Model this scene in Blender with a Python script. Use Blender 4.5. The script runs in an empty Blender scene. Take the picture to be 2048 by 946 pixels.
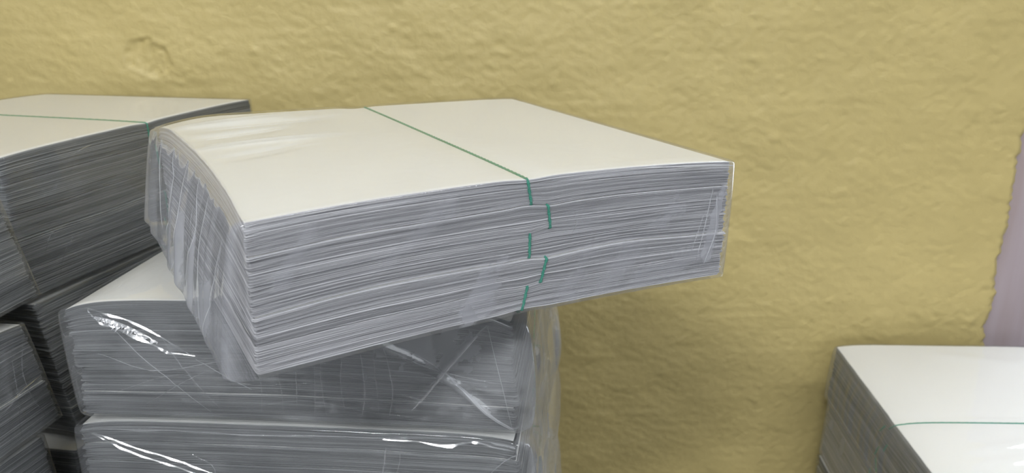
import bpy, math, random
import numpy as np
from mathutils import Vector, Matrix

# ----------------------------------------------------------------- basics
sc = bpy.context.scene
col = sc.collection
Z0 = 0.735                      # camera height above the floor


def rot(yaw, tx, ty):
    c, s = math.cos, math.sin
    Rz = np.array([[c(yaw), -s(yaw), 0], [s(yaw), c(yaw), 0], [0, 0, 1]])
    Rx = np.array([[1, 0, 0], [0, c(tx), -s(tx)], [0, s(tx), c(tx)]])
    Ry = np.array([[c(ty), 0, s(ty)], [0, 1, 0], [-s(ty), 0, c(ty)]])
    return Rz @ Rx @ Ry


def mesh_obj(name, verts, quads=None, ngons=None, mat=None, mats=None, mat_idx=None,
             parent=None, attrs=None, smooth=True):
    """verts (N,3); quads (M,4); ngons list of index lists -> one linked mesh object"""
    verts = np.asarray(verts, np.float32)
    me = bpy.data.meshes.new(name)
    nq = 0 if quads is None else len(quads)
    ngons = ngons or []
    loops = [] if nq == 0 else [np.asarray(quads, np.int32).ravel()]
    tot = [np.full(nq, 4, np.int32)]
    for g in ngons:
        loops.append(np.asarray(g, np.int32))
        tot.append(np.array([len(g)], np.int32))
    loops = np.concatenate(loops)
    tot = np.concatenate(tot)
    start = np.concatenate([[0], np.cumsum(tot)[:-1]]).astype(np.int32)
    me.vertices.add(len(verts))
    me.vertices.foreach_set('co', verts.ravel())
    me.loops.add(len(loops))
    me.loops.foreach_set('vertex_index', loops.astype(np.int32))
    me.polygons.add(len(tot))
    me.polygons.foreach_set('loop_start', start)
    if mat_idx is not None:
        me.polygons.foreach_set('material_index', np.asarray(mat_idx, np.int32))
    me.polygons.foreach_set('use_smooth', np.full(len(tot), smooth, bool))
    if attrs:
        for k, a in attrs.items():
            a = np.asarray(a, np.float32)
            if a.ndim == 1:
                me.attributes.new(k, 'FLOAT', 'POINT').data.foreach_set('value', a)
            else:
                me.attributes.new(k, 'FLOAT_VECTOR', 'POINT').data.foreach_set('vector', a.ravel())
    me.update(calc_edges=True)
    me.validate()
    for m in (mats or ([mat] if mat else [])):
        me.materials.append(m)
    o = bpy.data.objects.new(name, me)
    col.objects.link(o)
    if parent is not None:
        o.parent = parent
    return o


def tag(o, label=None, cat=None, group=None, kind=None):
    if label: o['label'] = label
    if cat: o['category'] = cat
    if group: o['group'] = group
    if kind: o['kind'] = kind
    return o


def wave1(s, seed, lo, hi, n=8):
    """smooth 1-D noise of about unit size; frequencies lo..hi (cycles per metre)"""
    r = np.random.RandomState(seed)
    out = np.zeros_like(np.asarray(s, float))
    for f in np.exp(r.uniform(np.log(lo), np.log(hi), n)):
        out += np.sin(2 * np.pi * f * s + r.uniform(0, 6.28)) * (lo / f) ** .35
    return out / math.sqrt(n * .35)


def wave2(x, y, seed, lo, hi, n=14, ax=1.0, ay=1.0):
    r = np.random.RandomState(seed)
    out = np.zeros_like(np.asarray(x, float) + np.asarray(y, float))
    for f in np.exp(r.uniform(np.log(lo), np.log(hi), n)):
        a = r.uniform(0, 6.28)
        out += np.sin(2 * np.pi * f * (ax * x * math.cos(a) + ay * y * math.sin(a)) + r.uniform(0, 6.28)) * (lo / f) ** .3
    return out / math.sqrt(n * .4)


def sstep(a, b, x):
    t = np.clip((x - a) / (b - a), 0, 1)
    return t * t * (3 - 2 * t)


def segdist(px, py, a, b):
    ax, ay = a; bx, by = b
    dx, dy = bx - ax, by - ay
    L2 = dx * dx + dy * dy + 1e-12
    t = np.clip(((px - ax) * dx + (py - ay) * dy) / L2, 0, 1)
    return np.hypot(px - ax - t * dx, py - ay - t * dy), t


# ----------------------------------------------------------------- materials
def new_mat(name):
    m = bpy.data.materials.new(name)
    m.use_nodes = True
    nt = m.node_tree
    nt.nodes.clear()
    return m, nt, nt.nodes, nt.links


def nd(N, t, **kw):
    n = N.new(t)
    for k, v in kw.items():
        if k == 'ins':
            for i, val in v.items():
                n.inputs[i].default_value = val
        else:
            setattr(n, k, v)
    return n


def math_node(N, L, op, a, b=None, clamp=False):
    n = N.new('ShaderNodeMath'); n.operation = op; n.use_clamp = clamp
    for i, v in enumerate((a, b)):
        if v is None: continue
        if isinstance(v, (int, float)): n.inputs[i].default_value = v
        else: L.new(v, n.inputs[i])
    return n.outputs[0]


def mat_paper_edge(name, dark, light):
    """cut sheet edges: tone comes from each layer, finer sheet lines from noise stretched along the sheets"""
    m, nt, N, L = new_mat(name)
    out = nd(N, 'ShaderNodeOutputMaterial')
    bs = nd(N, 'ShaderNodeBsdfPrincipled', ins={'Roughness': .75, 'Specular IOR Level': .25})
    at = nd(N, 'ShaderNodeAttribute', attribute_name='lay')
    sep = nd(N, 'ShaderNodeSeparateXYZ'); L.new(at.outputs['Vector'], sep.inputs[0])
    cmb = nd(N, 'ShaderNodeCombineXYZ')
    L.new(math_node(N, L, 'MULTIPLY', sep.outputs[0], 5.0), cmb.inputs[0])
    L.new(math_node(N, L, 'MULTIPLY', sep.outputs[1], 2.3), cmb.inputs[1])
    nz = nd(N, 'ShaderNodeTexNoise', ins={'Scale': 1.0, 'Detail': 3.0, 'Roughness': .6}); L.new(cmb.outputs[0], nz.inputs['Vector'])
    cmb2 = nd(N, 'ShaderNodeCombineXYZ')
    L.new(math_node(N, L, 'MULTIPLY', sep.outputs[0], 7.0), cmb2.inputs[0])
    L.new(math_node(N, L, 'MULTIPLY', sep.outputs[1], .22), cmb2.inputs[1])
    nz2 = nd(N, 'ShaderNodeTexNoise', ins={'Scale': 1.0, 'Detail': 2.0}); L.new(cmb2.outputs[0], nz2.inputs['Vector'])
    a = math_node(N, L, 'MULTIPLY', sep.outputs[2], .72)
    b = math_node(N, L, 'MULTIPLY', math_node(N, L, 'SUBTRACT', nz.outputs[0], .5), 1.1)
    c = math_node(N, L, 'MULTIPLY', math_node(N, L, 'SUBTRACT', nz2.outputs[0], .5), .7)
    t = math_node(N, L, 'ADD', math_node(N, L, 'ADD', a, b), math_node(N, L, 'ADD', c, .12), clamp=True)
    mx = nd(N, 'ShaderNodeMix', data_type='RGBA')
    mx.inputs[6].default_value = (*dark, 1); mx.inputs[7].default_value = (*light, 1)
    L.new(t, mx.inputs[0]); L.new(mx.outputs[2], bs.inputs['Base Color'])
    bp = nd(N, 'ShaderNodeBump', ins={'Strength': .5, 'Distance': .0004}); L.new(nz.outputs[0], bp.inputs['Height'])
    L.new(bp.outputs[0], bs.inputs['Normal'])
    L.new(bs.outputs[0], out.inputs[0])
    return m


def mat_paper_top(name, colr):
    m, nt, N, L = new_mat(name)
    out = nd(N, 'ShaderNodeOutputMaterial')
    bs = nd(N, 'ShaderNodeBsdfPrincipled', ins={'Roughness': .6, 'Specular IOR Level': .3})
    tc = nd(N, 'ShaderNodeTexCoord')
    nz = nd(N, 'ShaderNodeTexNoise', ins={'Scale': 9.0, 'Detail': 3.0}); L.new(tc.outputs['Object'], nz.inputs['Vector'])
    mx = nd(N, 'ShaderNodeMix', data_type='RGBA')
    mx.inputs[6].default_value = (*[c * .95 for c in colr], 1); mx.inputs[7].default_value = (*colr, 1)
    L.new(nz.outputs[0], mx.inputs[0]); L.new(mx.outputs[2], bs.inputs['Base Color'])
    L.new(bs.outputs[0], out.inputs[0])
    return m


def mat_film(name, rough=.06, gain=1.0, haze_col=(.8, .81, .84), base_haze=.015, bump=.05, bump_scale=45):
    """thin clear plastic: clear + mirror by Fresnel, plus a milky veil for creases and painted-in reflections"""
    m, nt, N, L = new_mat(name)
    out = nd(N, 'ShaderNodeOutputMaterial')
    tc = nd(N, 'ShaderNodeTexCoord')
    nz = nd(N, 'ShaderNodeTexNoise', ins={'Scale': bump_scale, 'Detail': 2.5, 'Distortion': .8}); L.new(tc.outputs['Object'], nz.inputs['Vector'])
    bp = nd(N, 'ShaderNodeBump', ins={'Strength': bump, 'Distance': .003}); L.new(nz.outputs[0], bp.inputs['Height'])
    fr = nd(N, 'ShaderNodeFresnel', ins={'IOR': 1.42}); L.new(bp.outputs[0], fr.inputs['Normal'])
    fac = math_node(N, L, 'MINIMUM', math_node(N, L, 'MULTIPLY', fr.outputs[0], 1.0 * gain), .36)
    tr = nd(N, 'ShaderNodeBsdfTransparent', ins={'Color': (.975, .98, .985, 1)})
    gl = nd(N, 'ShaderNodeBsdfGlossy', ins={'Color': (1, 1, 1, 1), 'Roughness': rough}); L.new(bp.outputs[0], gl.inputs['Normal'])
    df = nd(N, 'ShaderNodeBsdfDiffuse', ins={'Color': (*haze_col, 1)})
    tl = nd(N, 'ShaderNodeBsdfTranslucent', ins={'Color': (*haze_col, 1)})
    veil = nd(N, 'ShaderNodeMixShader', ins={0: .4}); L.new(df.outputs[0], veil.inputs[1]); L.new(tl.outputs[0], veil.inputs[2])
    at = nd(N, 'ShaderNodeAttribute', attribute_name='haze')
    hz = math_node(N, L, 'ADD', at.outputs['Fac'], base_haze, clamp=True)
    m1 = nd(N, 'ShaderNodeMixShader'); L.new(hz, m1.inputs[0]); L.new(tr.outputs[0], m1.inputs[1]); L.new(veil.outputs[0], m1.inputs[2])
    m2 = nd(N, 'ShaderNodeMixShader'); L.new(fac, m2.inputs[0]); L.new(m1.outputs[0], m2.inputs[1]); L.new(gl.outputs[0], m2.inputs[2])
    L.new(m2.outputs[0], out.inputs[0])
    return m


def mat_simple(name, colr, rough=.6, spec=.3, noise=None, bump=None):
    m, nt, N, L = new_mat(name)
    out = nd(N, 'ShaderNodeOutputMaterial')
    bs = nd(N, 'ShaderNodeBsdfPrincipled', ins={'Roughness': rough, 'Specular IOR Level': spec, 'Base Color': (*colr, 1)})
    if noise:
        tc = nd(N, 'ShaderNodeTexCoord')
        nz = nd(N, 'ShaderNodeTexNoise', ins={'Scale': noise[0], 'Detail': 4.0}); L.new(tc.outputs['Object'], nz.inputs['Vector'])
        mx = nd(N, 'ShaderNodeMix', data_type='RGBA')
        mx.inputs[6].default_value = (*[c * noise[1] for c in colr], 1); mx.inputs[7].default_value = (*colr, 1)
        L.new(nz.outputs[0], mx.inputs[0]); L.new(mx.outputs[2], bs.inputs['Base Color'])
        if bump:
            bp = nd(N, 'ShaderNodeBump', ins={'Strength': bump, 'Distance': .002}); L.new(nz.outputs[0], bp.inputs['Height']); L.new(bp.outputs[0], bs.inputs['Normal'])
    L.new(bs.outputs[0], out.inputs[0])
    return m


def mat_emit(name, colr, strength):
    m, nt, N, L = new_mat(name)
    out = nd(N, 'ShaderNodeOutputMaterial')
    e = nd(N, 'ShaderNodeEmission', ins={'Color': (*colr, 1), 'Strength': strength})
    L.new(e.outputs[0], out.inputs[0])
    return m


def mat_wall():
    """yellow gloss-free wall paint over roughly trowelled plaster"""
    m, nt, N, L = new_mat('yellow_plaster')
    out = nd(N, 'ShaderNodeOutputMaterial')
    bs = nd(N, 'ShaderNodeBsdfPrincipled', ins={'Roughness': .5, 'Specular IOR Level': .35})
    tc = nd(N, 'ShaderNodeTexCoord')
    big = nd(N, 'ShaderNodeTexNoise', ins={'Scale': 4.0, 'Detail': 4.0}); L.new(tc.outputs['Object'], big.inputs['Vector'])
    mx = nd(N, 'ShaderNodeMix', data_type='RGBA')
    mx.inputs[6].default_value = (.43, .346, .142, 1); mx.inputs[7].default_value = (.475, .382, .160, 1)
    L.new(big.outputs[0], mx.inputs[0]); L.new(mx.outputs[2], bs.inputs['Base Color'])
    mp = nd(N, 'ShaderNodeMapping'); mp.inputs['Scale'].default_value = (1, 1, 1.25); mp.inputs['Rotation'].default_value = (0, .5, 0)
    L.new(tc.outputs['Object'], mp.inputs['Vector'])
    n1 = nd(N, 'ShaderNodeTexNoise', ins={'Scale': 75.0, 'Detail': 3.0, 'Roughness': .5, 'Distortion': .4}); L.new(mp.outputs[0], n1.inputs['Vector'])
    n2 = nd(N, 'ShaderNodeTexNoise', ins={'Scale': 260.0, 'Detail': 2.0}); L.new(mp.outputs[0], n2.inputs['Vector'])
    h = math_node(N, L, 'ADD', n1.outputs[0], math_node(N, L, 'MULTIPLY', n2.outputs[0], .12))
    bp = nd(N, 'ShaderNodeBump', ins={'Strength': .42, 'Distance': .0025}); L.new(h, bp.inputs['Height'])
    L.new(bp.outputs[0], bs.inputs['Normal'])
    L.new(bs.outputs[0], out.inputs[0])
    return m


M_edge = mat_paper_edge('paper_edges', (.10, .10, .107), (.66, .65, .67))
M_edge_dim = mat_paper_edge('paper_edges_half_shaded', (.04, .043, .045), (.36, .37, .37))  # darker copy of the edge colours, with the stacks' shade painted in
M_edge_dark = mat_paper_edge('paper_edges_shaded', (.025, .027, .028), (.215, .22, .222))  # darkest copy: shade under the overhang is put into the colour
M_top = mat_paper_top('paper_sheet', (.82, .815, .79))
M_string = mat_simple('green_string', (.06, .36, .25), rough=.6, noise=(900, .6), bump=.6)
M_film = mat_film('clear_film')
M_film_milky = mat_film('creased_film', haze_col=(.66, .67, .72))
M_wall = mat_wall()


# ----------------------------------------------------------------- a package of paper
def perimeter(L, W, r, ds):
    """closed rounded rectangle, starts in the middle of the back side, runs counter-clockwise from above"""
    pts = []
    def line(p, q, n):
        k = max(2, int(np.hypot(q[0] - p[0], q[1] - p[1]) / ds))
        for i in range(k):
            t = i / k
            pts.append((p[0] + (q[0] - p[0]) * t, p[1] + (q[1] - p[1]) * t, n[0], n[1]))
    def arc(cx, cy, a0, k):
        for i in range(k):
            a = a0 + math.pi / 2 * i / k
            pts.append((cx + r * math.cos(a), cy + r * math.sin(a), math.cos(a), math.sin(a)))
    k = max(3, int(r * 1.6 / ds) + 1)
    a, b = L / 2, W / 2
    line((0, b), (-a + r, b), (0, 1)); arc(-a + r, b - r, math.pi / 2, k)
    line((-a, b - r), (-a, -b + r), (-1, 0)); arc(-a + r, -b + r, math.pi, k)
    line((-a + r, -b), (a - r, -b), (0, -1)); arc(a - r, -b + r, 1.5 * math.pi, k)
    line((a, -b + r), (a, b - r), (1, 0)); arc(a - r, b - r, 0, k)
    line((a - r, b), (0, b), (0, 1))
    return np.array(pts)


class Package:
    def __init__(self, P, label, n=5, seed=1, nl=22, ds=.0035, axis='y', string_at=None, arch=0., droop=0., droop_p=8,
                 dome=0., lean=(0, 0), slack=(0, 0, 0, 0), flare=(0, 0, 0, 0), top_ridges=(), film_ds=.003, film_rows=28, ridges=(), patches=(), top_film_ridges=(),
                 bow_left=0., edge=None, rough_corner=.0005, side_jit=.0009, haze=(.0, .0, .0, .0), haze_top=0., pleat=(0, 0, 0, 0), wrinkle=.0004,
                 string_step=.003, film_mat=None, string_slant=None, strings=True, bundle_wav=.0007, patch_rand=.08, corner_sag=None):
        x, y, z, yaw, tx, ty, L, W, H = P
        self.L, self.W, self.H, self.n, self.seed = L, W, H, n, seed
        self.arch, self.droop, self.droop_p, self.dome, self.lean = arch, droop, droop_p, dome, lean
        self.corner_sag = corner_sag
        self.bow_left = bow_left
        self.slack, self.flare, self.top_ridges, self.ridges, self.patches = slack, flare, top_ridges, ridges, patches
        self.top_film_ridges = top_film_ridges
        self.axis = axis
        self.haze, self.haze_top, self.pleat, self.wrinkle = haze, haze_top, pleat, wrinkle
        self.bundle_wav, self.patch_rand = bundle_wav, patch_rand
        r = np.random.RandomState(seed)
        self.string_at = string_at if string_at is not None else r.uniform(-.006, .006, n)     # index 0 = bottom bundle
        self.string_slant = string_slant if string_slant is not None else r.uniform(-.002, .002, n)
        self.side_off = r.uniform(-1, 1, (n, 4)) * side_jit            # front,right,back,left
        self.int_jit = np.concatenate([[0], r.uniform(-.0012, .0012, n - 1), [0]])
        R = rot(yaw, tx, ty)
        base = np.array([x, y, z + Z0]) + R @ np.array([L / 2, W / 2, -H])
        e = bpy.data.objects.new('paper_package', None)
        e.empty_display_size = .05
        col.objects.link(e)
        e.matrix_world = Matrix.Translation(Vector(base)) @ Matrix([list(map(float, q)) for q in R]).to_4x4()
        tag(e, label, 'paper package', 'shrink-wrapped packages of paper')
        self.root = e
        self.m = .0034
        ed = edge or M_edge
        for b in range(n - 1, -1, -1):
            bo = self.bundle(b, nl, ds, ed, rough_corner)
            if strings:
                self.string(b, bo, string_step)
        self.film(film_ds, film_rows, film_mat or M_film)

    # height of the surface "v bundles up" at (x, y)
    def z(self, x, y, v):
        n, H = self.n, self.H
        xn, yn = 2 * x / self.L, 2 * y / self.W
        k = np.clip(np.floor(v), 0, n - 1).astype(int)
        t = v - k
        def interface(kk):
            res = H * kk / n + self.int_jit[kk]
            w = self.bundle_wav * np.sin(np.pi * kk / n)
            for q in range(n + 1):
                msk = (kk == q)
                if not np.any(msk): continue
                nz = wave2(x, y, self.seed * 31 + q, 3, 14)
                res = res + msk * w * nz
                c = x if self.axis == 'y' else y
                ey = yn if self.axis == 'y' else xn
                wgt = .35 + .65 * ey ** 4
                if q > 0: res = res - msk * .0011 * wgt * np.exp(-((c - self.string_at[q - 1]) / .012) ** 2)
                if q < n: res = res + msk * .0011 * wgt * np.exp(-((c - self.string_at[q]) / .012) ** 2)
            return res
        zz = interface(k) * (1 - t) + interface(k + 1) * t
        vn = np.clip(v / n, 0, 1.02)
        zz = zz + self.arch * (1 - xn ** 2) * np.clip(.5 - .5 * yn, 0, 1)
        zz = zz - self.droop * (np.clip(np.abs(xn), 0, 1.05) ** self.droop_p) * vn ** 4
        zz = zz + self.dome * np.clip(1 - xn ** 2, 0, 1) * np.clip(1 - yn ** 2, 0, 1) * vn
        if self.corner_sag:
            for cx, cy, rad, amt in self.corner_sag:
                d = np.hypot(x - cx, y - cy)
                zz = zz - amt * np.clip(1 - d / rad, 0, 1) ** 2 * vn ** 3
        if self.top_ridges:
            tw = np.clip(v - (n - 1), 0, 1) ** 2
            for a, b, w, h in self.top_ridges:
                d, tt = segdist(x, y, a, b)
                zz = zz + tw * h * np.exp(-(d / w) ** 2) * np.sin(np.pi * np.clip(tt * .98 + .01, 0, 1)) ** .7
        return zz

    def leanof(self, v):
        q = 1 - np.clip(v / self.n, 0, 1)
        return self.lean[0] * q, self.lean[1] * q

    def offs(self, vals, nx, ny):
        """vals = front,right,back,left outward offsets -> x,y offset vector"""
        f, r_, b, l = vals
        return np.where(nx > 0, nx * r_, nx * l), np.where(ny > 0, ny * b, ny * f)

    def bundle(self, b, nl, ds, ed, rc):
        p = perimeter(self.L, self.W, .002, ds)
        X, Y, NX, NY = p.T
        s = np.concatenate([[0], np.cumsum(np.hypot(np.diff(X), np.diff(Y)))])
        r = np.random.RandomState(self.seed * 101 + b)
        w = r.uniform(.45, 1.55, nl); w = np.concatenate([[0], np.cumsum(w)]) / w.sum()
        near_corner = np.exp(-np.minimum.reduce([np.hypot(X - sx * self.L / 2, Y - sy * self.W / 2) for sx in (-1, 1) for sy in (-1, 1)]) / .006)
        V, A = [], []
        gap = .012
        cyc = 0
        fo = self.side_off[b]
        prev = None
        for l in range(nl):
            tone = r.uniform(.35, 1.0) if r.rand() > .15 else r.uniform(1.0, 1.4)
            if l in (0, nl - 1): tone = 1.25
            lo = r.normal(0, .00022, 4)
            wav = wave1(s, self.seed * 977 + b * 53 + l, 6, 60, 6) * .00012
            cj = r.normal(0, rc) * near_corner
            rows = [(w[l], -.00034 if l else -.0013, .2 if l else -.1), (w[l] * .7 + w[l + 1] * .3, .00002, tone), (w[l] * .3 + w[l + 1] * .7, .00002, tone)]  # groove rows get a darker tone: shade between sheets painted in
            if l == nl - 1: rows.append((w[l + 1], -.00015 if b == self.n - 1 else -.0012, tone if b == self.n - 1 else -.1))
            for t, groove, tn in rows:
                tt = gap + (1 - 2 * gap) * t
                v = np.full_like(X, b + tt)
                o = self.offs(fo + lo, NX, NY)
                lx, ly = self.leanof(b + tt)
                g = groove + wav + cj
                x = X + o[0] + NX * g + self.bow_left * np.clip(-NX, 0, 1) * (1 - (2 * Y / self.W) ** 2) * ((b + tt) / self.n); y = Y + o[1] + NY * g
                V.append(np.stack([x + lx, y + ly, self.z(x, y, v)], 1))
                A.append(np.stack([s, np.full_like(s, (b * nl + l + (t - w[l]) / (w[l + 1] - w[l]))), np.full_like(s, tn)], 1))
        K = len(V); n = len(X)
        i = np.arange(n); j = (i + 1) % n
        quads = []
        for k in range(K - 1):
            quads.append(np.stack([k * n + i, k * n + j, (k + 1) * n + j, (k + 1) * n + i], 1))
        nside = (K - 1) * n
        # caps
        ngons = []
        cnt = K
        def cap(ring_xy, v, up, steps):
            nonlocal cnt
            first = cnt
            co = self.offs(fo, NX, NY)
            co = (co[0] + self.bow_left * np.clip(-NX, 0, 1) * (1 - (2 * Y / self.W) ** 2) * (v / self.n), co[1])
            for q_, sf in enumerate(steps):
                x0, y0 = ring_xy if q_ == 0 else (X + co[0], Y + co[1])
                x, y = x0 * sf, y0 * sf
                lx, ly = self.leanof(v)
                V.append(np.stack([x + lx, y + ly, self.z(x, y, np.full_like(x, v))], 1))
                A.append(np.stack([s, np.zeros_like(s), np.full_like(s, .9)], 1))
                cnt += 1
            for k in range(first, cnt - 1):
                q = np.stack([k * n + i, k * n + j, (k + 1) * n + j, (k + 1) * n + i], 1)
                quads.append(q if up else q[:, ::-1])
            last = (cnt - 1) * n + i
            ngons.append(list(last if up else last[::-1]))
        topring = V[K - 1]; lx, ly = self.leanof(b + 1)
        botring = V[0]; lx0, ly0 = self.leanof(b)
        is_top = b == self.n - 1
        tsteps = [1, .995, .985] + list(np.linspace(.97, .03, 46)) if is_top else [1, .5, .05]
        cap((topring[:, 0] - lx, topring[:, 1] - ly), b + 1 - gap, True, tsteps)
        cap((botring[:, 0] - lx0, botring[:, 1] - ly0), b + gap, False, [1, .7, .4, .05])
        quads = np.concatenate(quads)
        mi = np.concatenate([np.zeros(nside, int), np.ones(len(quads) - nside, int), np.ones(len(ngons), int)])
        return mesh_obj('paper_bundle', np.concatenate(V), quads, ngons, mats=[ed, M_top], mat_idx=mi, parent=self.root,
                        attrs={'lay': np.concatenate(A)})

    def string(self, b, parent, step):
        half = (self.W if self.axis == 'y' else self.L) / 2
        c0 = self.string_at[b]
        sl = self.string_slant[b]
        rad = .00085
        fo = self.side_off[b]
        near = (fo[0] if self.axis == 'y' else fo[3]) + half + .0003
        far = (fo[2] if self.axis == 'y' else fo[1]) + half + .0003
        path = []
        def P(a, v, dz):          # a: position along the string's plane, v: height in bundles
            t = (a + half) / (2 * half)
            c = c0 + self.top_drift * t * (1 if v >= b + .5 else 0) + sl * ((b + .5) - v) * 1.0
            ac = np.clip(a, -half, half)
            x, y = (c, ac) if self.axis == 'y' else (ac, c)
            zz = float(self.z(np.array([x]), np.array([y]), np.array([float(v)]))[0]) + dz
            lx, ly = self.leanof(v)
            x, y = (c, a) if self.axis == 'y' else (a, c)
            return (x + lx, y + ly, zz)
        na = int(2 * half / .012)
        top = [P(a, b + .99, .0002) for a in np.linspace(far - .001, -near + .001, na)]
        front = [P(-near, v, 0) for v in np.linspace(b + .97, b + .03, 9)]
        bot = [P(a, b + .01, -.0001) for a in np.linspace(-near + .001, far - .001, na)]
        back = [P(far, v, 0) for v in np.linspace(b + .03, b + .97, 6)]
        pts = np.array(top + front + bot + back)
        # resample
        q = np.concatenate([pts, pts[:1]])
        d = np.concatenate([[0], np.cumsum(np.linalg.norm(np.diff(q, axis=0), axis=1))])
        m = int(d[-1] / step)
        tt = np.linspace(0, d[-1], m, endpoint=False)
        c = np.stack([np.interp(tt, d, q[:, k]) for k in range(3)], 1)
        tan = np.roll(c, -1, 0) - np.roll(c, 1, 0)
        tan /= np.linalg.norm(tan, axis=1)[:, None] + 1e-12
        side = np.array([1., 0, 0]) if self.axis == 'y' else np.array([0, 1., 0])
        u = side - tan * (tan @ side)[:, None]; u /= np.linalg.norm(u, axis=1)[:, None]
        w = np.cross(tan, u)
        K = 8
        th = np.arange(K) * 2 * np.pi / K
        ph = tt * 2 * np.pi / .009
        rr = rad * (1 + .22 * np.cos(2 * (th[None, :] - ph[:, None])))
        V = c[:, None, :] + u[:, None, :] * (np.cos(th)[None, :] * rr)[..., None] + w[:, None, :] * (np.sin(th)[None, :] * rr)[..., None]
        V = V.reshape(-1, 3)
        i = np.arange(m)[:, None]; k = np.arange(K)[None, :]
        i2 = (i + 1) % m; k2 = (k + 1) % K
        quads = np.stack([i * K + k, i2 * K + k, i2 * K + k2, i * K + k2], -1).reshape(-1, 4)
        mesh_obj('string', V, quads, mat=M_string, parent=parent)
    top_drift = 0.0

    # outward displacement of the film on a side; side 0 front,1 right,2 back,3 left ; u along (x or y from the low end), h height 0..H
    def disp(self, side, u, h):
        Ls = self.L if side in (0, 2) else self.W
        sd = self.seed * 7 + side
        t = h / self.H
        d = self.wrinkle * wave2(u, h, sd + 500, 6, 30, 14)
        if self.pleat[side]:
            amp = self.pleat[side]
            uu = u + .003 * wave1(h, sd + 40, 4, 14, 4)
            p = wave1(uu, sd + 60, *((8, 26, 6) if side == 1 else (12, 40, 9)))
            d = d + amp * (np.abs(p) - .5) * (.35 + .65 * sstep(1.0, .3, t))
        hz = np.zeros_like(d)
        for rdg in self.ridges:
            if rdg[0] != side: continue
            _, a, b, w, hgt, hzv = rdg
            dd, tt = segdist(u, h, a, b)
            tap = np.sin(np.pi * np.clip(tt * .96 + .02, 0, 1)) ** .5
            pr = np.exp(-(dd / (w * (.4 + .6 * tap))) ** 2)
            d = d + hgt * pr * tap
            hz = hz + hzv * np.exp(-(dd / (w * .6)) ** 2) * tap
        e = np.minimum(u, Ls - u)
        win = sstep(0, .012, e) * sstep(0, .006, h) * sstep(0, .005, self.H - h)
        d = d * win
        return np.clip(d, -.0012, .03), hz * sstep(0, .004, e)

    def patchf(self, side, u, h):  # milky patches painted on the film to stand in for its reflections
        Ls = self.L if side in (0, 2) else self.W
        sd = self.seed * 13 + side
        hz = np.full_like(u, self.haze[side])
        q = wave2(u, h, sd + 900, 5, 30, 12)
        hz = hz + self.patch_rand * sstep(1.0, 1.15, q) + self.patch_rand * .5 * sstep(.9, 1.6, wave2(u, h, sd + 950, 4, 25, 12))
        for pt in self.patches:
            if pt[0] != side: continue
            _, a, b, w0, w1, amt, rag = pt
            dd, tt = segdist(u, h, a, b)
            ww = (w0 + (w1 - w0) * tt)
            rg = wave2(u, h, sd + 77, 40, 200, 10) * rag * .016
            hz = hz + amt * sstep(.0007, -.0007, dd - ww + rg)
        return hz

    def film(self, ds, rows, mat):
        L, W, H, n, m = self.L, self.W, self.H, self.n, self.m
        p = perimeter(L, W, .003, ds)
        X, Y, NX, NY = p.T
        N_ = len(X)
        V, HZ = [], []
        ts = np.linspace(0, 1, rows)
        sl = np.array(self.slack); fl = np.array(self.flare)
        side = np.where(np.abs(NX) > np.abs(NY), np.where(NX > 0, 1, 3), np.where(NY > 0, 2, 0))
        U = np.where((side == 0) | (side == 2), X + L / 2, Y + W / 2)
        def ring(t, off, zz=None, hzk=1.0):
            h = np.full_like(X, t * H)
            d = np.zeros_like(X); hz = np.zeros_like(X)
            for s_ in range(4):
                msk = side == s_
                dd, h1 = self.disp(s_, U[msk], h[msk])
                d[msk] = dd
                hz[msk] = h1 + self.patchf(s_, U[msk], h[msk])
            bul = math.sin(math.pi * min(max(t, 0), 1)) ** .3 if 0 < t < 1 else 0
            vals = off + sl * bul + fl * (1 - t) ** 1.5
            o = self.offs(vals, NX, NY)
            x = X + o[0] + NX * d + self.bow_left * np.clip(-NX, 0, 1) * (1 - (2 * Y / W) ** 2) * t; y = Y + o[1] + NY * d
            z_ = self.z(np.clip(x, -L / 2, L / 2), np.clip(y, -W / 2, W / 2), np.full_like(X, t * n))
            lx, ly = self.leanof(t * n)
            V.append(np.stack([x + lx, y + ly, z_ + (0 if zz is None else zz)], 1)); HZ.append(hz * hzk)
        ring(0, 0, -.0013); ring(0, m * .7, -.0008)
        for t in ts: ring(t, m)
        ring(1, m * .72, .0009); ring(1, m * .3, .0013)
        K = len(V)
        i = np.arange(N_); j = (i + 1) % N_
        quads = [np.stack([k * N_ + i, k * N_ + j, (k + 1) * N_ + j, (k + 1) * N_ + i], 1) for k in range(K - 1)]
        ngons = []
        x0, y0 = X + self.bow_left * np.clip(-NX, 0, 1) * (1 - (2 * Y / W) ** 2), Y * 1.0
        prev = K - 1
        steps = np.concatenate([[.995, .985], np.linspace(.97, .03, 46)])
        for sf in steps:
            x, y = x0 * sf, y0 * sf
            lift = .0013 + .00012 * (wave2(x, y, self.seed + 5, 3, 12) + 1.5) * min(1, (1 - sf) * 20)
            hz = np.full_like(x, self.haze_top) 
            for a, b, w, hgt, hzv in self.top_film_ridges:
                dd, tt = segdist(x, y, a, b)
                tap = np.sin(np.pi * np.clip(tt * .96 + .02, 0, 1)) ** .5
                lift = lift + hgt * tap * np.exp(-(dd / w) ** 2)
                hz = hz + hzv * tap * np.exp(-(dd / (w * .6)) ** 2)
            V.append(np.stack([x, y, self.z(x, y, np.full_like(x, float(n))) + lift], 1)); HZ.append(hz)
            k = len(V) - 1
            quads.append(np.stack([prev * N_ + i, prev * N_ + j, k * N_ + j, k * N_ + i], 1)); prev = k
        ngons.append(list(prev * N_ + i))
        prev = 0
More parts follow.
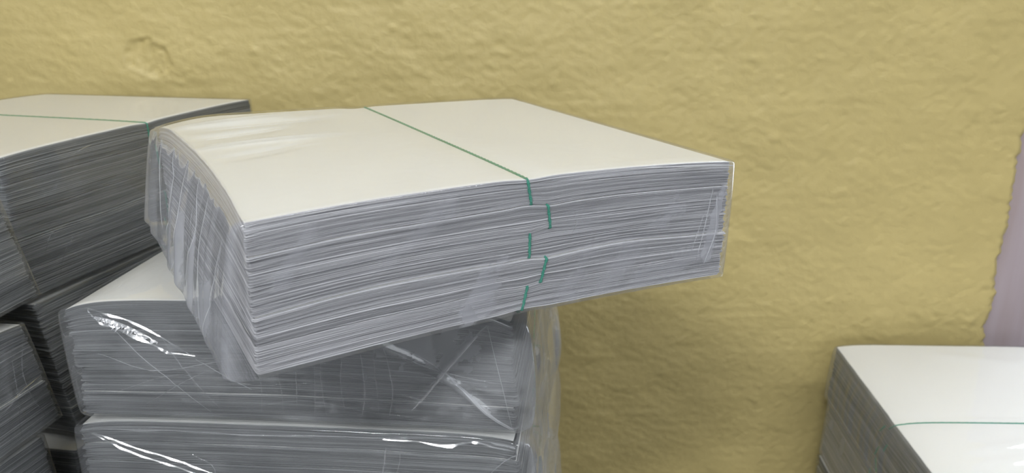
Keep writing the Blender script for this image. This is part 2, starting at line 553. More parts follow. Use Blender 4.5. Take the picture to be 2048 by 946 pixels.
        for sf in (.9, .6, .3, .05):
            x, y = x0 * sf, y0 * sf
            lx, ly = self.leanof(0)
            V.append(np.stack([x + lx, y + ly, self.z(x, y, np.zeros_like(x)) - .0013], 1)); HZ.append(np.zeros_like(x))
            k = len(V) - 1
            quads.append(np.stack([prev * N_ + i, prev * N_ + j, k * N_ + j, k * N_ + i], 1)[:, ::-1]); prev = k
        ngons.append(list((prev * N_ + i)[::-1]))
        self.wrap = mesh_obj('plastic_wrap', np.concatenate(V), np.concatenate(quads), ngons, mat=mat, parent=self.root,
                             attrs={'haze': np.concatenate(HZ)})

    def face_point(self, side, u, h, out):
        """points on a side of the wrap, pushed out by `out`"""
        L, W, H, n = self.L, self.W, self.H, self.n
        u = np.asarray(u, float); h = np.asarray(h, float)
        d, _ = self.disp(side, u, h)
        t = np.clip(h / H, 0, 1)
        off = self.m + self.slack[side] * np.clip(np.sin(np.pi * t), 0, 1) ** .3 + self.flare[side] * (1 - t) ** 1.5 + d + out
        if side == 0: x, y = u - L / 2, np.full_like(u, -W / 2); nx, ny = 0, -1
        if side == 1: x, y = np.full_like(u, L / 2), u - W / 2; nx, ny = 1, 0
        if side == 3: x, y = -L / 2 + self.bow_left * (1 - (2 * u / W - 1) ** 2) * t, u - W / 2; nx, ny = -1, 0
        z_ = self.z(x, y, t * n)
        lx, ly = self.leanof(t * n)
        return np.stack([x + nx * off + lx, y + ny * off + ly, z_], 1)

    def fold(self, side, pts, width, height, mat=None, name='wrap_fold', jag=0., seed=0, haze=.15):
        """a raised fold of the film that runs along pts (u, h) on one side of the package"""
        pts = np.array(pts, float)
        d = np.concatenate([[0], np.cumsum(np.hypot(*np.diff(pts, axis=0).T))])
        m = max(12, int(d[-1] / .0012))
        tt = np.linspace(0, d[-1], m)
        # smooth interpolation through points
        u = np.interp(tt, d, pts[:, 0]); h = np.interp(tt, d, pts[:, 1])
        if len(pts) > 2:
            k = max(3, m // (2 * len(pts))); ker = np.ones(2 * k + 1) / (2 * k + 1)
            u2 = np.convolve(np.pad(u, k, mode='reflect', reflect_type='odd'), ker, 'valid'); h2 = np.convolve(np.pad(h, k, mode='reflect', reflect_type='odd'), ker, 'valid')
            u, h = u2, h2
        tu = np.gradient(u); th = np.gradient(h); q = np.hypot(tu, th) + 1e-9
        nu, nh = -th / q, tu / q
        tap = np.sin(np.pi * np.linspace(.03, .97, m)) ** .45
        r = np.random.RandomState(seed + 3)
        cs = np.linspace(-1, 1, 9)
        V, hz = [], []
        j = r.normal(0, jag, m) if jag else np.zeros(m)
        for c in cs:
            ww = width / 2 * tap * (1 + j)
            uu = u + nu * c * ww; hh = h + nh * c * ww
            arch = height * tap * (1 - c * c) * (1 + (r.normal(0, jag, m) if jag else 0))
            pp = self.face_point(side, uu, hh, 0.00015)
            nrm = {0: (0, -1, 0), 1: (1, 0, 0), 3: (-1, 0, 0)}[side]
            V.append(pp + np.array(nrm)[None, :] * arch[:, None]); hz.append(np.full(m, haze))
        V = np.stack(V, 1).reshape(-1, 3)
        i = np.arange(m - 1)[:, None]; k = np.arange(8)[None, :]
        quads = np.stack([i * 9 + k, i * 9 + k + 1, (i + 1) * 9 + k + 1, (i + 1) * 9 + k], -1).reshape(-1, 4)
        return mesh_obj(name, V, quads, mat=mat or M_film, parent=self.wrap, attrs={'haze': np.stack(hz, 1).ravel()})


#PACKAGES
P_main = [-0.1278, 0.3609, -0.1053, 0.5271, 0.0351, 0.0247, 0.32, 0.2927, 0.0822]
P_B = [-0.3063, 0.4983, -0.1985, -0.1111, -0.0014, -0.0086, 0.307, 0.2912, 0.0870]
P_C = [-0.3100, 0.4960, -0.2898, -0.1068, 0, -0.010, 0.3130, 0.2913, 0.081]
P_C2 = [-0.312, 0.498, -0.3745, -0.105, 0, -0.009, 0.32, 0.2913, 0.081]
P_C3 = [-0.312, 0.500, -0.4595, -0.108, 0, -0.004, 0.32, 0.2913, 0.088]
P_D = [-0.3901, 0.5876, -0.1179, 1.2625, -0.0068, -0.0078, 0.3194, 0.29, 0.1165]
P_E = [-0.3860, 0.5900, -0.2395, 1.30, -0.0050, -0.0075, 0.32, 0.29, 0.116]
P_F = [-0.362, 0.5680, -0.3605, 1.39, 0.0, 0.0, 0.32, 0.29, 0.040]
P_G1 = [-0.4085, 0.2156, -0.1373, 1.4252, 0.0003, -0.0087, 0.3248, 0.29, 0.0811]
P_G2 = [-0.4065, 0.2106, -0.2269, 1.4108, -0.0060, -0.0060, 0.32, 0.29, 0.085]
P_G3 = [-0.4227, 0.2074, -0.3185, 1.3601, 0, 0.0003, 0.3218, 0.29, 0.081]
P_H = [0.4249, 0.6699, -0.4745, -0.0654, 0.0015, -0.004, 0.2897, 0.3203, 0.080]
P_H2 = [0.420, 0.668, -0.5605, -0.075, 0, -0.002, 0.2897, 0.3203, 0.080]
P_H3 = [0.415, 0.667, -0.6465, -0.070, 0, 0, 0.2897, 0.3203, 0.085]

Package.top_drift = .010
h = .146
main = Package(P_main, 'topmost paper package jutting out over the middle stack, five green strings on its front',
    seed=3, nl=24, bow_left=.007, ds=.0022, axis='y', string_at=np.array([.1585, .171, .1615, .174, .1605]) - .16, string_slant=np.array([-.0035, -.004, .0, .002, .003]),
    arch=.0048, droop=.001, lean=(.0, -.0015), slack=(.0, .002, .001, .006), flare=(0, .0, 0, .010), film_ds=.0018, film_rows=60, string_step=.0009,
    top_ridges=[((-.155, .10), (-.06, .122), .007, .0016), ((-.15, .05), (-.07, .075), .007, -.0019), ((-.155, .02), (-.05, .025), .006, .0013), ((-.15, -.02), (-.085, .0), .006, -.0015), ((-.15, .085), (-.02, .10), .009, -.0014)],
    film_mat=M_film_milky, haze=(.015, .10, .02, .27), pleat=(0, .0012, .0008, .0019), patch_rand=.05,
    corner_sag=[(-.16, .146, .05, .006)],
    patches=[(0, (.0155, .050), (.0303, .0733), .004, .003, 0.17, .05), (0, (.0605, .040), (.1063, .0738), .0014, .006, 0.15, .05),
             (0, (.124, .010), (.1434, .038), .012, .002, 0.30, .14), (0, (.186, .008), (.204, .036), .006, .0015, .17, .12), (0, (.212, .006), (.238, .028), .004, .008, .16, .12), (0, (.245, .008), (.292, .018), .007, .006, .15, .15),
             (0, (.262, .046), (.272, .056), .006, .004, 0.20, .2), (0, (.302, .018), (.311, .066), .006, .003, 0.34, .05), (0, (.03, .062), (.034, .066), .003, .002, .08, .1),
             (3, (.045, .03), (.06, .012), .008, .02, .15, .1), (3, (.10, .036), (.10, .005), .007, .014, .26, .12), (3, (.14, .044), (.14, .0), .008, .012, .22, .12), (3, (.19, .05), (.18, .0), .006, .01, .14, .1)],
    top_film_ridges=[((-.155, .10), (-.06, .125), .004, .0008, .03), ((-.15, .02), (-.05, .03), .004, .0007, .03), ((-.15, -.02), (-.08, .0), .004, .0007, .03)])

B = Package(P_B, 'package just under the jutting one, white glare and crossed film creases on its front',
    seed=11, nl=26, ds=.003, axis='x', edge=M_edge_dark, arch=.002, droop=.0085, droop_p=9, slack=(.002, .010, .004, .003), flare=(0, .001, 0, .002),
    film_ds=.0016, film_rows=56, haze=(.09, .24, .02, .08), pleat=(0, .0022, .001, .001), wrinkle=.0007, lean=(.003, 0), rough_corner=.0012, side_jit=.0016, patch_rand=.06, dome=.004,
    ridges=[(0, (.292, .079), (.235, .015), .0022, .0022, .10), (0, (.3045, .004), (.258, .041), .003, .0025, .14), (0, (.262, .040), (.205, .068), .004, .002, .05), (0, (.262, .038), (.298, .03), .003, .0014, .04),
            (0, (.10, .042), (.29, .034), .002, .0010, .03), (0, (.10, .03), (.23, .036), .002, .0008, .03), (0, (.14, .01), (.15, .06), .002, .0008, .03), (0, (.17, .005), (.18, .06), .003, .001, .04), (0, (.20, .005), (.215, .06), .0025, .001, .03),
            (0, (.03, .07), (.085, .005), .0025, .0012, .05), (0, (.05, .03), (.11, .05), .002, .0008, .03), (0, (.02, .02), (.08, .028), .002, .0008, .04), (0, (.07, .06), (.10, .005), .002, .001, .03)],
    patches=[(0, (.05, .045), (.09, .03), .018, .02, .06, .08), (0, (.262, .04), (.29, .05), .004, .022, .05, .05), (0, (.262, .04), (.28, .012), .004, .016, .06, .05), (0, (.25, .04), (.21, .035), .003, .02, .05, .05), (0, (.255, .045), (.24, .07), .003, .016, .07, .05), (0, (.19, .045), (.285, .05), .030, .034, .10, .3), (0, (.22, .062), (.27, .06), .008, .014, .10, .3)])

C = Package(P_C, 'second package below the jutting one, glare along its top rim, cut by photo bottom',
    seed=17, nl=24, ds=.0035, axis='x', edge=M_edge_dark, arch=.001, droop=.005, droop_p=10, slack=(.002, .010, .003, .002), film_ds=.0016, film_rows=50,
    haze=(.09, .24, .02, .06), pleat=(0, .0022, .001, .001), wrinkle=.0008, rough_corner=.001, side_jit=.0015, patch_rand=.07,
    ridges=[(0, (.31, .078), (.27, .03), .002, .0015, .07), (0, (.08, .07), (.30, .066), .003, .001, .03), (0, (.22, .03), (.23, .075), .002, .001, .05), (0, (.10, .06), (.11, .02), .003, .001, .04)])
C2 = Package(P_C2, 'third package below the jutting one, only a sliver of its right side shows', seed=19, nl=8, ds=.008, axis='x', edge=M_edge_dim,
    slack=(.001, .010, .002, .001), pleat=(0, .0022, .001, .001), film_ds=.003, film_rows=24, haze=(.05, .24, .02, .05))
C3 = Package(P_C3, 'lowest package of the middle stack, a thin strip of its right side showing', seed=23, nl=8, ds=.008, axis='x', edge=M_edge_dim,
    slack=(.001, .010, .002, .001), pleat=(0, .0022, .001, .001), film_ds=.003, film_rows=24, haze=(.05, .24, .02, .05))

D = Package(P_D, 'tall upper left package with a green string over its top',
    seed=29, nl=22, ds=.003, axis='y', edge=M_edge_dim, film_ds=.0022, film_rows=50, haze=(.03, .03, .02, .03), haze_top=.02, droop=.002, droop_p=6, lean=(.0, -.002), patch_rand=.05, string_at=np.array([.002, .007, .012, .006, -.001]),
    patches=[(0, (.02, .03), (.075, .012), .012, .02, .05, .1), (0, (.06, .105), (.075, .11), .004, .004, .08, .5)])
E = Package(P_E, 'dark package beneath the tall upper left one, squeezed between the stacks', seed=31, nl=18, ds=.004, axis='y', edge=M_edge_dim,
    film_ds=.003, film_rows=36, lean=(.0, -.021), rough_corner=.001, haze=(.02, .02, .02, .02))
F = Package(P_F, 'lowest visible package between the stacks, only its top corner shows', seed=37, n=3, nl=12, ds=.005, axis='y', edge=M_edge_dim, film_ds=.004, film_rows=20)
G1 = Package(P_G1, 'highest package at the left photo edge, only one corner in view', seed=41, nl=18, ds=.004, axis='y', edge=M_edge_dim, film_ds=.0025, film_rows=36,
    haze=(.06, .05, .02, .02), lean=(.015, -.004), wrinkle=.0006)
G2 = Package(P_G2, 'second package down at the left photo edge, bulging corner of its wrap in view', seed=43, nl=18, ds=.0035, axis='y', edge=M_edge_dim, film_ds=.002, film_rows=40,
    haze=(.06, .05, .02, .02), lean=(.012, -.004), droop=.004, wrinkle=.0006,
    ridges=[(0, (.30, .08), (.27, .01), .002, .001, .08), (0, (.28, .07), (.29, .005), .002, .001, .06), (0, (.26, .03), (.31, .04), .002, .001, .06)])
G3 = Package(P_G3, 'third package down at the left photo edge, in the bottom left corner', seed=47, nl=16, ds=.005, axis='y', edge=M_edge_dim, film_ds=.003, film_rows=30,
    haze=(.05, .04, .02, .02), lean=(.006, -.003))
Package.top_drift = .004
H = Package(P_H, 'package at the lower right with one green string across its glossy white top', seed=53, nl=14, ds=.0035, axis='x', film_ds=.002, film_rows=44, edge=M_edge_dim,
    string_at=np.array([.0, .006, -.012, .016, .124]) * .3 + np.array([-.02, -.015, -.028, -.02, -.0735]), string_slant=np.array([-.01, .006, .006, .01, .012]),
    haze=(.03, .03, .02, .16), pleat=(0, 0, 0, .0015), slack=(.001, .002, .002, .002), droop=.004, droop_p=8, lean=(-.006, 0), haze_top=.02,
    top_film_ridges=[((-.07, -.036), (.15, -.036), .005, .0012, .02), ((-.09, -.10), (.0, -.075), .008, .0014, .02), ((-.10, -.125), (.05, -.10), .009, .0016, .02), ((-.05, -.14), (.08, -.135), .009, .0014, .02), ((.0, -.08), (.10, -.07), .010, .0012, .02), ((-.03, .13), (.06, .11), .012, .0012, .02), ((.03, .10), (.12, .125), .014, .0014, .02)])
H2 = Package(P_H2, 'package beneath the one at the lower right, cut off by the photo bottom', seed=59, nl=10, ds=.005, axis='x', film_ds=.004, film_rows=24, edge=M_edge_dim, haze=(.03, .03, .02, .28), lean=(-.004, 0))

H3 = Package(P_H3, 'lowest package of the lower right stack, a sliver at the photo bottom', seed=61, nl=8, ds=.006, axis='x', film_ds=.005, film_rows=16, edge=M_edge_dim)

# ----------------------------------------------------------------- folds of film
LAMP = Vector((-1.0, -1.95, 2.66)); EYE = Vector((0, 0, Z0))
M_fold = mat_film('film_fold_glossy', rough=.16, gain=2.2, base_haze=.05, bump=.03)


def polyline(pts, step):
    pts = np.array(pts, float)
    d = np.concatenate([[0], np.cumsum(np.hypot(*np.diff(pts, axis=0).T))])
    m = max(14, int(d[-1] / step))
    # Catmull-Rom through the points
    P = np.concatenate([[2 * pts[0] - pts[1]], pts, [2 * pts[-1] - pts[-2]]])
    tt = np.linspace(0, len(pts) - 1 - 1e-6, m); k = tt.astype(int); f = (tt - k)[:, None]
    p0, p1, p2, p3 = P[k], P[k + 1], P[k + 2], P[k + 3]
    q = .5 * (2 * p1 + (p2 - p0) * f + (2 * p0 - 5 * p1 + 4 * p2 - p3) * f ** 2 + (3 * p1 - p0 - 3 * p2 + p3) * f ** 3)
    return q[:, 0], q[:, 1], m


def bent_fold(pk, side, pts, width, seed=0, wob=2.0, haze=.1, jag=0., name='wrap_fold', full=False):
    """a narrow flat pleat of film standing off the side, tilted up towards the ceiling lamp"""
    u, h, m = polyline(pts, .0009)
    r = np.random.RandomState(seed)
    base = pk.face_point(side, u, h, .0003)
    bpy.context.view_layer.update()
    Mi = pk.root.matrix_world.inverted()
    lamp_l, eye_l = np.array(Mi @ LAMP), np.array(Mi @ EYE)
    c = base.mean(0)
    def unit(a): return a / (np.linalg.norm(a, axis=-1, keepdims=True) + 1e-12)
    nh = unit(unit(lamp_l - base) + unit(eye_l - base))
    tan = unit(np.gradient(base, axis=0))
    w = unit(np.cross(nh, tan)); 
    w = np.where((w[:, 1:2] > 0), -w, w)            # lean outwards, away from the package
    tap = np.sin(np.pi * np.linspace(.0 if full else .04, .5 if full else .97, m)) ** .6
    ww = width * tap * (1 + (r.normal(0, jag, m) if jag else wave1(np.linspace(0, 1, m), seed, 2, 9, 5) * .25))
    cs = np.linspace(0, 1, 4 if not jag else 7)
    V, hz = [], []
    for c_ in cs:
        p = base + w * (ww * c_)[:, None]
        if jag: p = p + nh * r.normal(0, .00016, m)[:, None]
        else: p = p + nh * (wave1(np.linspace(0, 1, m), seed + 3, 2, 6, 5) * .000018 * wob * c_)[:, None]
        V.append(p); hz.append(np.full(m, haze))
    K = len(cs)
    V = np.stack(V, 1).reshape(-1, 3)
    i = np.arange(m - 1)[:, None]; k = np.arange(K - 1)[None, :]
    quads = np.stack([i * K + k, i * K + k + 1, (i + 1) * K + k + 1, (i + 1) * K + k], -1).reshape(-1, 4)
    return mesh_obj(name, V, quads, mat=M_fold, parent=pk.wrap, attrs={'haze': np.stack(hz, 1).ravel()})


def creases(pk, side, lines, width=.0007, height=.00035, haze=.3):
    """thin milky crease lines in the film"""
    for ln in lines:
        pts, ws, hzv = ln
        u, h, m = polyline(pts, .0012)
        tu, th = np.gradient(u), np.gradient(h); q = np.hypot(tu, th) + 1e-9
        nu, nh = -th / q, tu / q
        tap = np.sin(np.pi * np.linspace(.04, .97, m)) ** .5
        cols = []
        for c in (-1, -.5, 0, .5, 1):
            p = pk.face_point(side, u + nu * c * width * ws * .5 * tap, h + nh * c * width * ws * .5 * tap, .0002)
            p[:, {0: 1, 1: 0, 3: 0}[side]] += {0: -1, 1: 1, 3: -1}[side] * height * tap * (1 - c * c)
            cols.append(p)
        i = np.arange(m - 1)[:, None]; k = np.arange(4)[None, :]
        mesh_obj('wrap_crease', np.stack(cols, 1).reshape(-1, 3), np.stack([i * 5 + k, i * 5 + k + 1, (i + 1) * 5 + k + 1, (i + 1) * 5 + k], -1).reshape(-1, 4),
                 mat=M_film, parent=pk.wrap, attrs={'haze': np.full(m * 5, hzv)})


# hB(z): heights were read on an 83 mm tall front, the package is 87 mm tall
def sB(pts): return [(u_, h_ + .0044 if h_ > .02 else h_ + .0044 * (h_ / .02)) for u_, h_ in pts]

bent_fold(B, 0, sB([(.022, .0800), (.032, .0765), (.0439, .0725), (.060, .065), (.076, .0555), (.088, .046)]), .0014, seed=1)
bent_fold(B, 0, sB([(.024, .0745), (.030, .0685), (.040, .0650), (.060, .0545), (.075, .048), (.092, .0445)]), .0016, seed=2)
bent_fold(B, 0, sB([(.022, .0800), (.0225, .077), (.024, .0745)]), .0008, seed=4)
bent_fold(B, 0, sB([(.026, .0735), (.038, .0705), (.052, .0635), (.068, .0545)]), .0042, seed=7, haze=.35, jag=.35)
bent_fold(B, 0, sB([(.112, .0235), (.121, .0238), (.128, .0236)]), .0007, seed=9)
bent_fold(B, 0, sB([(.230, .0212), (.238, .0200), (.2475, .0190)]), .0008, seed=10)
bent_fold(B, 0, sB([(.231, .0202), (.239, .0192), (.246, .0185)]), .0005, seed=12)
bent_fold(C, 0, [(.012, .076), (.03, .070), (.066, .057), (.10, .045), (.13, .034)], .0012, seed=13)
bent_fold(C, 0, [(.012, .0755), (.03, .066), (.06, .053), (.09, .0435), (.13, .032)], .0012, seed=14)
bent_fold(C, 0, [(.223, .078), (.245, .0768), (.266, .0755), (.278, .0778), (.287, .0795), (.30, .0775), (.311, .0772)], .0016, seed=15)
rc = np.random.RandomState(21)
lines = [([(.2915, .080), (.276, .060), (.262, .043), (.248, .026), (.237, .014)], 2.4, .28), ([(.3045, .0035), (.292, .014), (.278, .027), (.262, .043)], 3.4, .32),
         ([(.3030, .0035), (.285, .019), (.262, .043)], 1.2, .4), ([(.262, .043), (.25, .051), (.232, .060), (.205, .072)], 1.6, .2), ([(.262, .043), (.242, .050), (.215, .066)], 1.0, .2),
         ([(.262, .043), (.276, .040), (.298, .037)], 1.4, .2), ([(.292, .080), (.295, .06), (.3, .03), (.304, .004)], .8, .35), ([(.10, .052), (.16, .047), (.22, .043), (.29, .036)], 1.0, .25),
         ([(.13, .036), (.18, .038), (.22, .032)], .8, .22), ([(.03, .079), (.055, .045), (.095, .006)], 1.0, .28), ([(.022, .05), (.06, .036), (.12, .046), (.16, .042)], 1.1, .3),
         ([(.05, .012), (.08, .028), (.10, .037)], .8, .22), ([(.028, .020), (.065, .031), (.09, .034)], .8, .2), ([(.07, .065), (.085, .035), (.105, .006)], .9, .22), ([(.092, .046), (.11, .033), (.128, .024)], 1.2, .32)]
for q in range(9):
    u0 = .135 + .011 * q + rc.uniform(-.003, .003)
    lines.append(([(u0, rc.uniform(.004, .012)), (u0 + rc.uniform(-.003, .005), .03), (u0 + rc.uniform(-.002, .008), rc.uniform(.045, .07))], rc.uniform(.7, 1.3), rc.uniform(.12, .25)))
for q in range(4):
    h0 = .014 + .013 * q
    lines.append(([(.13, h0 + rc.uniform(-.003, .003)), (.17, h0 + .003), (.21, h0 - .003), (.25, h0 - rc.uniform(.002, .008))], rc.uniform(.7, 1.2), rc.uniform(.1, .2)))
creases(B, 0, lines)
creases(C, 0, [([(.008, .0785), (.06, .0775), (.12, .0768), (.19, .0775), (.25, .079)], 1.6, .25), ([(.316, .076), (.30, .062), (.28, .03)], .9, .3), ([(.225, .072), (.222, .055), (.215, .03)], 1.6, .25), ([(.235, .074), (.232, .055), (.222, .035)], .8, .25),
               ([(.085, .06), (.10, .05), (.098, .03)], 1.2, .25), ([(.05, .04), (.08, .03), (.11, .028)], .9, .2), ([(.14, .035), (.2, .042), (.30, .038)], 1.0, .16)])
creases(main, 0, [([(.268, .0812), (.29, .0806), (.3185, .0805)], 2.2, .7), ([(.2, .0835), (.235, .0822), (.268, .0812)], 1.0, .45), ([(.002, .0815), (.03, .0845), (.06, .0865), (.10, .087)], 1.2, .4),  # lines along the top rim are highlights painted as milky haze
                  ([(.302, .066), (.298, .04), (.292, .015)], 1.2, .3), ([(.306, .060), (.308, .035), (.300, .012)], 1.0, .3), ([(.286, .02), (.292, .036), (.297, .05)], .8, .25), ([(.19, .06), (.192, .052), (.189, .046)], .6, .2)])
creases(main, 3, [([(.02, .07), (.035, .04), (.05, .002)], 1.0, .5), ([(.07, .078), (.075, .045), (.065, .01)], 1.1, .5), ([(.11, .08), (.10, .05), (.115, .015)], .9, .5), ([(.15, .08), (.145, .04), (.16, .005)], 1.2, .5), ([(.20, .078), (.185, .045), (.2, .01)], 1.0, .5), ([(.24, .075), (.235, .05), (.21, .02)], 1.0, .5)])
creases(D, 0, [([(.07, .104), (.078, .1065), (.088, .108)], 1.2, .3), ([(.02, .03), (.03, .045), (.045, .05)], .8, .2), ([(.03, .01), (.04, .028), (.055, .04)], .8, .2)])
creases(G2, 0, [([(.315, .078), (.30, .045), (.305, .01)], 1.2, .14), ([(.30, .07), (.29, .04), (.28, .006)], 1.0, .12), ([(.27, .03), (.29, .038), (.318, .04)], 1.0, .12)])


def wrap_flap(pk, y0, y1, seed):
    """loose crumpled end of the film that sticks out under the left end of the package"""
    n, m = 90, 22
    t = np.linspace(0, 1, n)[:, None]; s = np.linspace(0, 1, m)[None, :]
    y = -pk.W / 2 + y0 + (y1 - y0) * t + 0 * s
    length = .003 + .017 * np.sin(np.pi * t ** .8) ** .8 * (1 + .15 * np.sin(t * 17))
    pl = wave1(t, seed, 5, 16, 8)
    x = -pk.L / 2 - pk.m - .0108 - .003 * np.sin(np.pi * s * .9) + .0009 * np.sin(t * 31 + s) * s
    z = .006 - length * s
    V = np.stack([x, y, z + 0 * y], -1).reshape(-1, 3)
    i = np.arange(n - 1)[:, None]; k = np.arange(m - 1)[None, :]
    quads = np.stack([i * m + k, i * m + k + 1, (i + 1) * m + k + 1, (i + 1) * m + k], -1).reshape(-1, 4)
    hz = .42 + .15 * sstep(.3, .9, np.abs(wave2(t * .3 + 0 * s, s * .05 + 0 * t, seed + 9, 4, 30, 10)))
    return mesh_obj('wrap_flap', V, quads, mat=M_film, parent=pk.wrap, attrs={'haze': hz.ravel()})


# ----------------------------------------------------------------- the room
def box(name, lo, hi, mat):
    x0, y0, z0 = lo; x1, y1, z1 = hi
    V = [(x0, y0, z0), (x1, y0, z0), (x1, y1, z0), (x0, y1, z0), (x0, y0, z1), (x1, y0, z1), (x1, y1, z1), (x0, y1, z1)]
    F = [(0, 3, 2, 1), (4, 5, 6, 7), (0, 1, 5, 4), (1, 2, 6, 5), (2, 3, 7, 6), (3, 0, 4, 7)]
    return mesh_obj(name, V, np.array(F), mat=mat, smooth=False)

ZC = 2.75
WY = 1.03
M_white = mat_simple('white_wall_paint', (.25, .25, .26), .7, noise=(3, .93))
M_ceil = mat_simple('ceiling_paint', (.75, .75, .75), .8, noise=(2, .95))
M_floor = mat_simple('floor_terrazzo', (.18, .175, .17), .4, noise=(40, .7))

# plaster wall behind the packages: a fine sheet with its dents, scars and drips really modelled
def plaster_wall():
    xe = .679
    xs = np.concatenate([np.linspace(-2.6, -.75, 20)[:-1], np.arange(-.75, xe, .0028), [xe]])
    zs = np.concatenate([np.linspace(-Z0, -.78, 3)[:-1] if Z0 > .78 else [], np.arange(-Z0, .12, .0028), np.linspace(.12, ZC - Z0, 16)[1:]])
    XX, ZZ = np.meshgrid(xs, zs)
    d = np.zeros_like(XX)                       # towards the room
    d += .0009 * wave2(XX, ZZ, 5, 4, 20, 16) + .00028 * wave2(XX, ZZ, 6, 30, 110, 30, 1.0, 1.2)
    hexa = np.array([(-0.4929, -0.0786), (-0.4824, -0.0601), (-0.4552, -0.0561), (-0.4551, -0.0641), (-0.4396, -0.0667), (-0.4334, -0.0811), (-0.43, -0.093), (-0.4426, -0.1005), (-0.4551, -0.1073), (-0.4714, -0.1001), (-0.4884, -0.0899)])
    inside = np.zeros(XX.shape, bool); dist = np.full(XX.shape, 9.)
    for a in range(len(hexa)):
        p, q = hexa[a], hexa[(a + 1) % len(hexa)]
        c = ((p[1] > ZZ) != (q[1] > ZZ)) & (XX < (q[0] - p[0]) * (ZZ - p[1]) / (q[1] - p[1] + 1e-12) + p[0])
        inside ^= c
        dist = np.minimum(dist, segdist(XX, ZZ, p, q)[0])
    sd = np.where(inside, -dist, dist)
    d -= .0026 * sstep(.0014, -.0014, sd)                        # flaked-off patch
    d += .0006 * np.exp(-(dist / .003) ** 2)
    d += .0005 * wave2(XX, ZZ, 9, 60, 160, 20) * inside
    rs = np.random.RandomState(8)
    spots = [(-.4394, -.0563, .005, -.0015), (-.3243, -.0742, .005, .0022), (-.127, -.0733, .010, -.0014), (.3134, -.0913, .004, .0015), (-.0377, -.0638, .006, .0014),
             (-.0125, -.0703, .006, -.0014), (.0479, -.0635, .005, .0012), (.5276, -.4031, .012, -.0012)]
    for _ in range(190):
        spots.append((rs.uniform(-.72, .67), rs.uniform(-.62, .08), rs.uniform(.0025, .007), rs.choice([-1, 1, 1]) * rs.uniform(.0004, .0014)))
    for sx, sz, r_, a_ in spots:
        an = rs.uniform(-.5, .9); el = rs.uniform(1, 2.2)
        i0, i1 = np.searchsorted(xs, [sx - .03, sx + .03]); k0, k1 = np.searchsorted(zs, [sz - .03, sz + .03])
        X_, Z_ = XX[k0:k1, i0:i1] - sx, ZZ[k0:k1, i0:i1] - sz
        p = X_ * math.cos(an) + Z_ * math.sin(an); q = -X_ * math.sin(an) + Z_ * math.cos(an)
        d[k0:k1, i0:i1] += a_ * np.exp(-((p / (r_ * el)) ** 2 + (q / r_) ** 2))
    fade = sstep(.1, .2, XX + .85)
    d *= np.where(XX < -.75, 0, 1)
    # chipped outer edge
    ex = wave1(zs, 12, 8, 90, 14) * .0022 - .004 * np.maximum(0, wave1(zs, 13, 10, 60, 10) - 1.0)
    near = sstep(xe - .03, xe, XX)
    Xd = XX + near * ex[:, None]
    d -= .006 * sstep(xe - .010, xe, XX) ** 2
    n, m = XX.shape
    V = np.stack([Xd, WY - d, ZZ + Z0], -1).reshape(-1, 3)
    i = np.arange(n - 1)[:, None]; k = np.arange(m - 1)[None, :]
    quads = [np.stack([i * m + k, i * m + k + 1, (i + 1) * m + k + 1, (i + 1) * m + k], -1).reshape(-1, 4)]
    # return of the edge and back of the wall
    b0 = len(V)
    edge = V.reshape(n, m, 3)[:, -1].copy(); edge[:, 1] = WY + .14
    back = V.reshape(n, m, 3)[:, 0].copy(); back[:, 1] = WY + .14
    V = np.concatenate([V, edge, back])
    r_ = np.arange(n - 1)
    quads.append(np.stack([r_ * m + m - 1, b0 + r_, b0 + r_ + 1, (r_ + 1) * m + m - 1], 1))
    quads.append(np.stack([b0 + r_, b0 + n + r_, b0 + n + r_ + 1, b0 + r_ + 1], 1))
    return tag(mesh_obj('wall_back', V, np.concatenate(quads), mat=M_wall), 'rough yellow plastered wall behind the packages', kind='structure')
plaster_wall()

# grey-mauve door standing in the opening beyond the wall's edge
def mat_door():
    m, nt, N, L = new_mat('mauve_door_paint')
    out = nd(N, 'ShaderNodeOutputMaterial')
    bs = nd(N, 'ShaderNodeBsdfPrincipled', ins={'Roughness': .5})
    tc = nd(N, 'ShaderNodeTexCoord')
    mp = nd(N, 'ShaderNodeMapping'); mp.inputs['Scale'].default_value = (28, 28, 2.0); L.new(tc.outputs['Object'], mp.inputs['Vector'])
    nz = nd(N, 'ShaderNodeTexNoise', ins={'Scale': 1.0, 'Detail': 3.0}); L.new(mp.outputs[0], nz.inputs['Vector'])
    cr = nd(N, 'ShaderNodeValToRGB'); L.new(nz.outputs[0], cr.inputs[0])
    cr.color_ramp.elements[0].position = .3; cr.color_ramp.elements[0].color = (.33, .265, .265, 1)
    cr.color_ramp.elements[1].position = .6; cr.color_ramp.elements[1].color = (.39, .335, .365, 1)
    L.new(cr.outputs[0], bs.inputs['Base Color'])
    L.new(bs.outputs[0], out.inputs[0])
    return m
tag(box('light_block_post', (.775, WY - .01, 0), (.80, WY + .144, 2.1), M_white), kind='structure')  # unseen post added to keep the side daylight off the wall's edge
tag(box('door_1', (.684, WY + .03, 0), (.775, WY + .07, 2.1), mat_door()), 'grey mauve door leaf beyond the chipped wall edge', kind='structure')
tag(box('window_2', (.80, WY + .15, .30), (1.62, WY + .18, 2.1), mat_emit('daylight_beside_door', (.88, .93, 1.0), 5.0)), kind='structure')
tag(box('wall_apron', (.80, WY + .145, 0), (1.62, WY + .185, .30), M_white), kind='structure')
tag(box('wall_lintel', (.679, WY + .0, 2.1), (1.62, WY + .14, ZC), M_white), kind='structure')
tag(box('wall_beyond', (1.60, WY, 0), (2.3, WY + .14, ZC), M_white), kind='structure')
tag(box('wall_right', (2.2, -4.6, 0), (2.3, WY, ZC), M_white), kind='structure')
tag(box('wall_left', (-2.6, -4.6, 0), (-2.5, WY - .002, ZC), M_white), kind='structure')
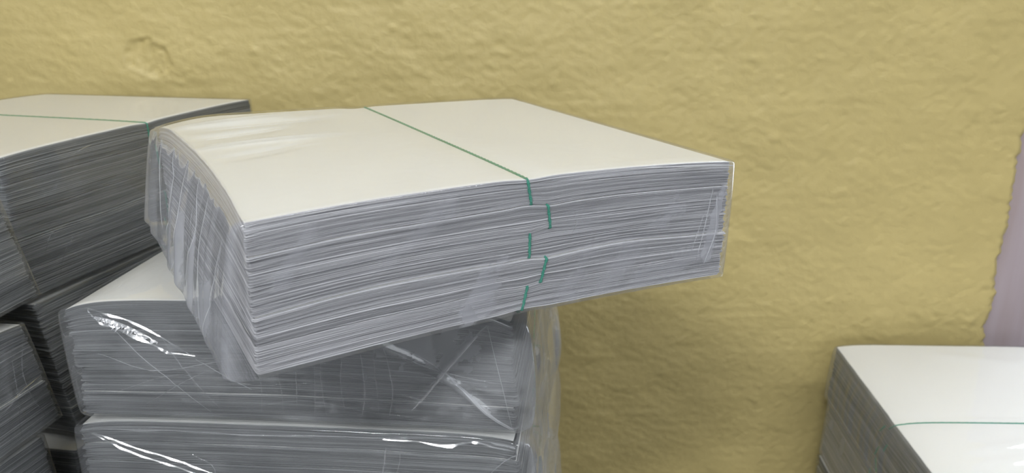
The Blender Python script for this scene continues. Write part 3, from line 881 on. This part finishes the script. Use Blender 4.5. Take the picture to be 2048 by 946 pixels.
tag(box('wall_front', (-2.6, -4.7, 0), (2.3, -4.6, ZC), M_white), kind='structure')
# glowing panel added behind the camera as frontal fill light
tag(box('fill_panel_1', (-.9, -4.6, .85), (1.5, -4.57, 2.1), mat_emit('fill_panel_glow', (.9, .95, 1.0), 4.5)), kind='structure')
tag(box('ceiling', (-2.6, -4.7, ZC), (2.3, WY + .2, ZC + .1), M_ceil), kind='structure')
# floor with a raised ledge under the left stacks
def floor():
    steps = [(-2.6, -.33 - .0, Z0 - .402)]
    V, F = [], []
    def add(lo, hi):
        x0, y0, z0 = lo; x1, y1, z1 = hi
        k = len(V)
        V.extend([(x0, y0, z0), (x1, y0, z0), (x1, y1, z0), (x0, y1, z0), (x0, y0, z1), (x1, y0, z1), (x1, y1, z1), (x0, y1, z1)])
        F.extend([tuple(k + q for q in f) for f in [(0, 3, 2, 1), (4, 5, 6, 7), (0, 1, 5, 4), (1, 2, 6, 5), (2, 3, 7, 6), (3, 0, 4, 7)]])
    add((-2.6, -4.7, -.1), (2.3, WY + .2, 0))
    add((-1.1, .15, 0), (-.337, WY - .004, Z0 - .4020))
    add((-.27, .52, 0), (-.03, .74, Z0 - .5500))
    return tag(mesh_obj('floor', V, np.array(F), mat=M_floor, smooth=False), kind='structure')
floor()

# fluorescent ceiling lamps
def lamp(x, y, length, strength, label, turn=0.):
    e = bpy.data.objects.new('ceiling_light', None); col.objects.link(e); e.location = (x, y, ZC); e.rotation_euler = (0, 0, turn)
    tag(e, label, 'ceiling light', 'fluorescent ceiling lights')
    a = box('lamp_housing', (-length / 2 - .03, -.09, -.06), (length / 2 + .03, .09, -.001), M_white); a.parent = e
    b = box('lamp_tube', (-length / 2, -.06, -.10), (length / 2, .06, -.0605), mat_emit('tube_glow', (.95, .98, 1.0), strength)); b.parent = e
lamp(1.25, -.20, 1.2, 36, 'long fluorescent lamp on the ceiling above the packages')
lamp(-1.0, -1.95, 1.2, 146, 'long fluorescent lamp on the ceiling further from the yellow wall')

w = bpy.data.worlds.new('World'); sc.world = w; w.use_nodes = True
bg = w.node_tree.nodes['Background']; bg.inputs[0].default_value = (.9, .95, 1, 1); bg.inputs[1].default_value = .3

# ----------------------------------------------------------------- camera
cam = bpy.data.cameras.new('camera'); co = bpy.data.objects.new('camera', cam); col.objects.link(co)
cam.sensor_width = 36; cam.lens = 1578.844 * 36 / 2048
cam.clip_start = .01; cam.clip_end = 20
pitch, roll = .306246, -.011421
co.matrix_world = Matrix.Translation((0, 0, Z0)) @ Matrix.Rotation(math.pi / 2 - pitch, 4, 'X') @ Matrix.Rotation(roll, 4, 'Z')
cam.dof.use_dof = True; cam.dof.focus_distance = .50; cam.dof.aperture_fstop = 13
sc.camera = co
sc.view_settings.view_transform = 'Standard'
sc.view_settings.look = 'None'
sc.view_settings.exposure = 0.50
sc.cycles.transparent_max_bounces = 48
sc.cycles.max_bounces = 8
sc.cycles.use_denoising = True
